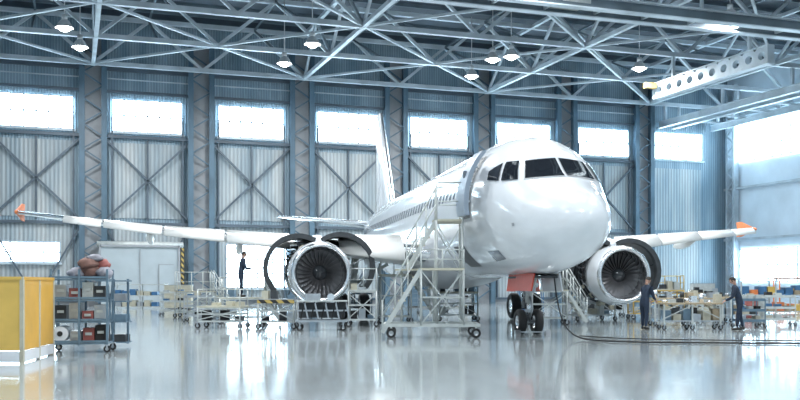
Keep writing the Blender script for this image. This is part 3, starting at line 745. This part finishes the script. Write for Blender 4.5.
m=MB()
def pan(a,b,mat):
    a=Vector(a+(0,));b=Vector(b+(0,)); ang=math.atan2(b.y-a.y,b.x-a.x); c=(a+b)/2; L=(b-a).length
    m.box((c.x,c.y,.93),(L-.08,.05,1.36),mat,rz=ang); m.box((c.x,c.y,.13),(L-.08,.07,.2),'cap',rz=ang); m.box((c.x,c.y,1.63),(L,.08,.06),mat,rz=ang)
    for p in(a,b): m.beam((p.x,p.y,0),(p.x,p.y,1.66),.07,.07,'cream')
pan((0,0),(-.15,1.2),'yellow2'); pan((-.15,1.2),(-.3,2.4),'yellow2')
for k in range(3): pan((-1.3*(k+1),0),(-1.3*k,0),'yellow')
put(m,'yellow_partition',-7.2,18.1,0)

def cable(name,pts,r=.03,mat='black'):
    cu=bpy.data.curves.new(name,'CURVE'); cu.dimensions='3D'; cu.bevel_depth=r; cu.bevel_resolution=2; cu.resolution_u=10
    sp=cu.splines.new('NURBS'); sp.points.add(len(pts)-1); sp.use_endpoint_u=True; sp.order_u=4
    for i,p in enumerate(pts):
        x,y=c2w(p[0],p[1]); sp.points[i].co=(x,y,p[2],1)
    cu.materials.append(M[mat]); o=bpy.data.objects.new(name,cu); bpy.context.scene.collection.objects.link(o)
cable('ground_power_cable',[(4.35,26.8,1.75),(4.4,26.8,1.2),(4.55,26.7,.3),(4.9,26.0,.03),(5.2,25,.03),(6.5,24.2,.03),(8.5,24.2,.03),(11,23.6,.03),(14,23.2,.03)],.022)
cable('air_hose',[(5.2,27.5,.03),(6,25.9,.03),(8,25.5,.03),(10,24.9,.03),(13,25.4,.03)],.015,'black')
m=MB()
for s in(-1,1): m.add([(-.15,s*.45-.08,0),(.15,s*.45-.08,0),(.15,s*.45+.08,0),(-.15,s*.45+.08,0),(0,s*.45-.08,.16),(0,s*.45+.08,.16)],[(0,1,2,3),(0,4,1),(2,5,3),(1,4,5,2),(0,3,5,4)],'steel')
m.beam((0,-.4,.1),(0,.4,.1),.03,.03,'steel'); put(m,'wheel_chock',3.95,28.3,90)

# ------------------------------------------------------------ people
def skin(name,verts,edges,radii,mat,parent,root=0,sub=2):
    me=bpy.data.meshes.new(name); me.from_pydata(verts,edges,[]); me.materials.append(M[mat])
    o=bpy.data.objects.new(name,me); bpy.context.scene.collection.objects.link(o); o.parent=parent
    md=o.modifiers.new('skin','SKIN'); md.use_smooth_shade=True
    for i,r in enumerate(radii):
        sv=me.skin_vertices[0].data[i]; sv.radius=(r,r) if not isinstance(r,tuple) else r; sv.use_root=(i==root)
    s=o.modifiers.new('sub','SUBSURF'); s.levels=sub; s.render_levels=sub
    return o
def person(name,X,Z,yaw,lean,wr,stride=0.1,look=0.3,z0=0):
    x,y=c2w(X,Z); e=empty(name,(x,y,z0),-BETA+rad(yaw))
    L=rad(lean); sp=lambda d,k=1.0:(math.sin(L*k)*d,0,0.94+math.cos(L*k)*d)
    V=[(0,0,.94),sp(.17,.7),sp(.36),sp(.50)]; R=[(.15,.125),(.15,.12),(.175,.125),(.11,.09)]; E=[(0,1),(1,2),(2,3)]
    nk=sp(.60); V.append((nk[0]+.015,0,nk[2])); R.append((.055,.055)); E.append((3,4))
    hands=[]
    for s,w in((1,wr[0]),(-1,wr[1])):
        sh=sp(.465); sh=(sh[0],s*.185,sh[2]); W=Vector((w[0],s*w[2],w[1])); S=Vector(sh)
        dv=W-S; D=dv.length; ua,fa=.29,.26
        if D>ua+fa-.01: W=S+dv.normalized()*(ua+fa-.01); dv=W-S; D=dv.length
        a=(ua*ua-fa*fa+D*D)/(2*D); h=math.sqrt(max(0,ua*ua-a*a)); dn=dv.normalized()
        down=Vector((-.5,s*.5,-.8)); per=(down-dn*down.dot(dn)).normalized(); El=S+dn*a+per*h
        i=len(V); V+=[sh,tuple(El),tuple(W)]; R+=[(.075,.075),(.055,.055),(.038,.038)]; E+=[(3,i),(i,i+1),(i+1,i+2)]
        hands.append((W,(W-El).normalized(),s))
    for s in(1,-1):
        i=len(V); fx=stride*s
        V+=[(0,s*.1,.86),(fx*.5+.03,s*.115,.48),(fx,s*.125,.12)]; R+=[(.105,.1),(.07,.07),(.05,.05)]; E+=[(0,i),(i,i+1),(i+1,i+2)]
    skin('body_coverall',V,E,R,'navy',e)
    for s in(1,-1):
        fx=stride*s
        skin('boot',[(fx-.03,s*.125,.14),(fx-.03,s*.125,.055),(fx+.08,s*.13,.05),(fx+.17,s*.135,.04)],[(0,1),(1,2),(2,3)],[(.05,.05),(.05,.048),(.048,.042),(.038,.032)],'boot',e)
    for W,d,s in hands:
        side=Vector((0,-s,0)); side=(side-d*side.dot(d)).normalized(); nrm=d.cross(side)
        if nrm.z>0: nrm=-nrm
        V=[tuple(W-d*.03),tuple(W+d*.045)]; R=[(.026,.02),(.03,.018)]; E=[(0,1)]
        for q,(off,ln) in enumerate(((.030,.070),(.010,.080),(-.011,.074),(-.031,.058))):
            k=W+d*.09+side*off; a1=k+d*ln*.5+nrm*ln*.18; a2=a1+d*ln*.32+nrm*ln*.42
            i=len(V); V+=[tuple(k),tuple(a1),tuple(a2)]; R+=[(.0115,.0105),(.009,.009),(.0075,.0075)]; E+=[(1,i),(i,i+1),(i+1,i+2)]
        t0=W+d*.03+side*.03; t1=t0+d*.03+side*.025+nrm*.01; t2=t1+d*.03+side*.005+nrm*.012; i=len(V)
        V+=[tuple(t0),tuple(t1),tuple(t2)]; R+=[(.014,.013),(.011,.010),(.008,.008)]; E+=[(0,i),(i,i+1),(i+1,i+2)]
        skin('hand',V,E,R,'skin',e)
    m=MB(); hd=empty('head'); hd.parent=e; hd.location=(nk[0]+.03,0,nk[2]+.14); hd.rotation_euler=(0,L*.6+look,0)
    rings=[];n=24;K=20
    for i in range(K+1):
        a=math.pi*i/K; z=math.cos(a); ring=[]
        for j in range(n):
            b=2*math.pi*j/n; cx=math.cos(b); sy_=math.sin(b); rr=math.sin(a)
            jw=1-.28*max(0,-z)**1.2; fx=.098*rr*cx*(1 if cx>0 else 1.05); fy=.077*rr*sy_*jw
            if cx>0: fx*= (1-.12*max(0,-z))
            p=[fx,fy,z*.122]
            if cx>.97 and -.42<z<.12: p[0]+=.022*(1-abs(z+.25)/.4)
            if cx>.85 and .08<z<.25: p[0]-=.006
            if cx>.85 and -.62<z<-.5: p[0]+=.006
            ring.append(tuple(p))
        rings.append(ring)
    m.loft(rings,'skin')
    m.cyl((-.015,0,-.17),(-.005,0,-.06),.052,'skin',n=14)
    for s in(1,-1):
        m.sphere((.082,s*.03,.012),(.012,.014,.009),'cap',10,6); m.sphere((.0925,s*.03,.012),(.004,.006,.006),'black',8,5)
        m.sphere((0,s*.078,-.01),(.02,.011,.032),'skin',10,8); m.box((.088,s*.03,.034),(.01,.034,.006),'hair')
    m.box((.09,0,-.066),(.008,.045,.007),'maroon')
    hr=[]
    for i in range(9):
        a=math.pi*.58*i/8; hr.append([((.106*math.sin(a)*math.cos(2*math.pi*j/20))*(1 if math.cos(2*math.pi*j/20)<.3 else (.98 if a<1.0 else .80))-.006,.086*math.sin(a)*math.sin(2*math.pi*j/20),.131*math.cos(a)+.003) for j in range(20)])
    m.loft(hr,'hair')
    m.build('face_and_hair',parent=hd)
    return e
person('mechanic',8.15,31.7,35,16,((.42,.98,.16),(.40,1.0,.14)),.07,.35)
person('mechanic',11.2,31.3,172,20,((.48,.98,.13),(.40,1.0,.16)),.12,.3)
person('mechanic',-6.2,37.0,20,10,((.40,1.15,.16),(.38,1.1,.14)),.06,.1,z0=1.025)

# ------------------------------------------------------------ world & daylight & camera
w=bpy.data.worlds.new('daylight'); bpy.context.scene.world=w; w.use_nodes=True
bg=w.node_tree.nodes['Background']; bg.inputs[0].default_value=(0.68,0.87,1.0,1); bg.inputs[1].default_value=0.88
cam=bpy.data.cameras.new('camera'); co=bpy.data.objects.new('camera',cam); bpy.context.scene.collection.objects.link(co)
cam.sensor_width=36; cam.lens=950/800*36; cam.shift_y=85/800; cam.clip_end=300
co.location=(0,0,1.5); co.rotation_euler=(rad(90),0,-BETA)
bpy.context.scene.camera=co
try:
    bpy.context.scene.view_settings.view_transform='Standard'; bpy.context.scene.view_settings.look='None'
except Exception as ex: print(ex)
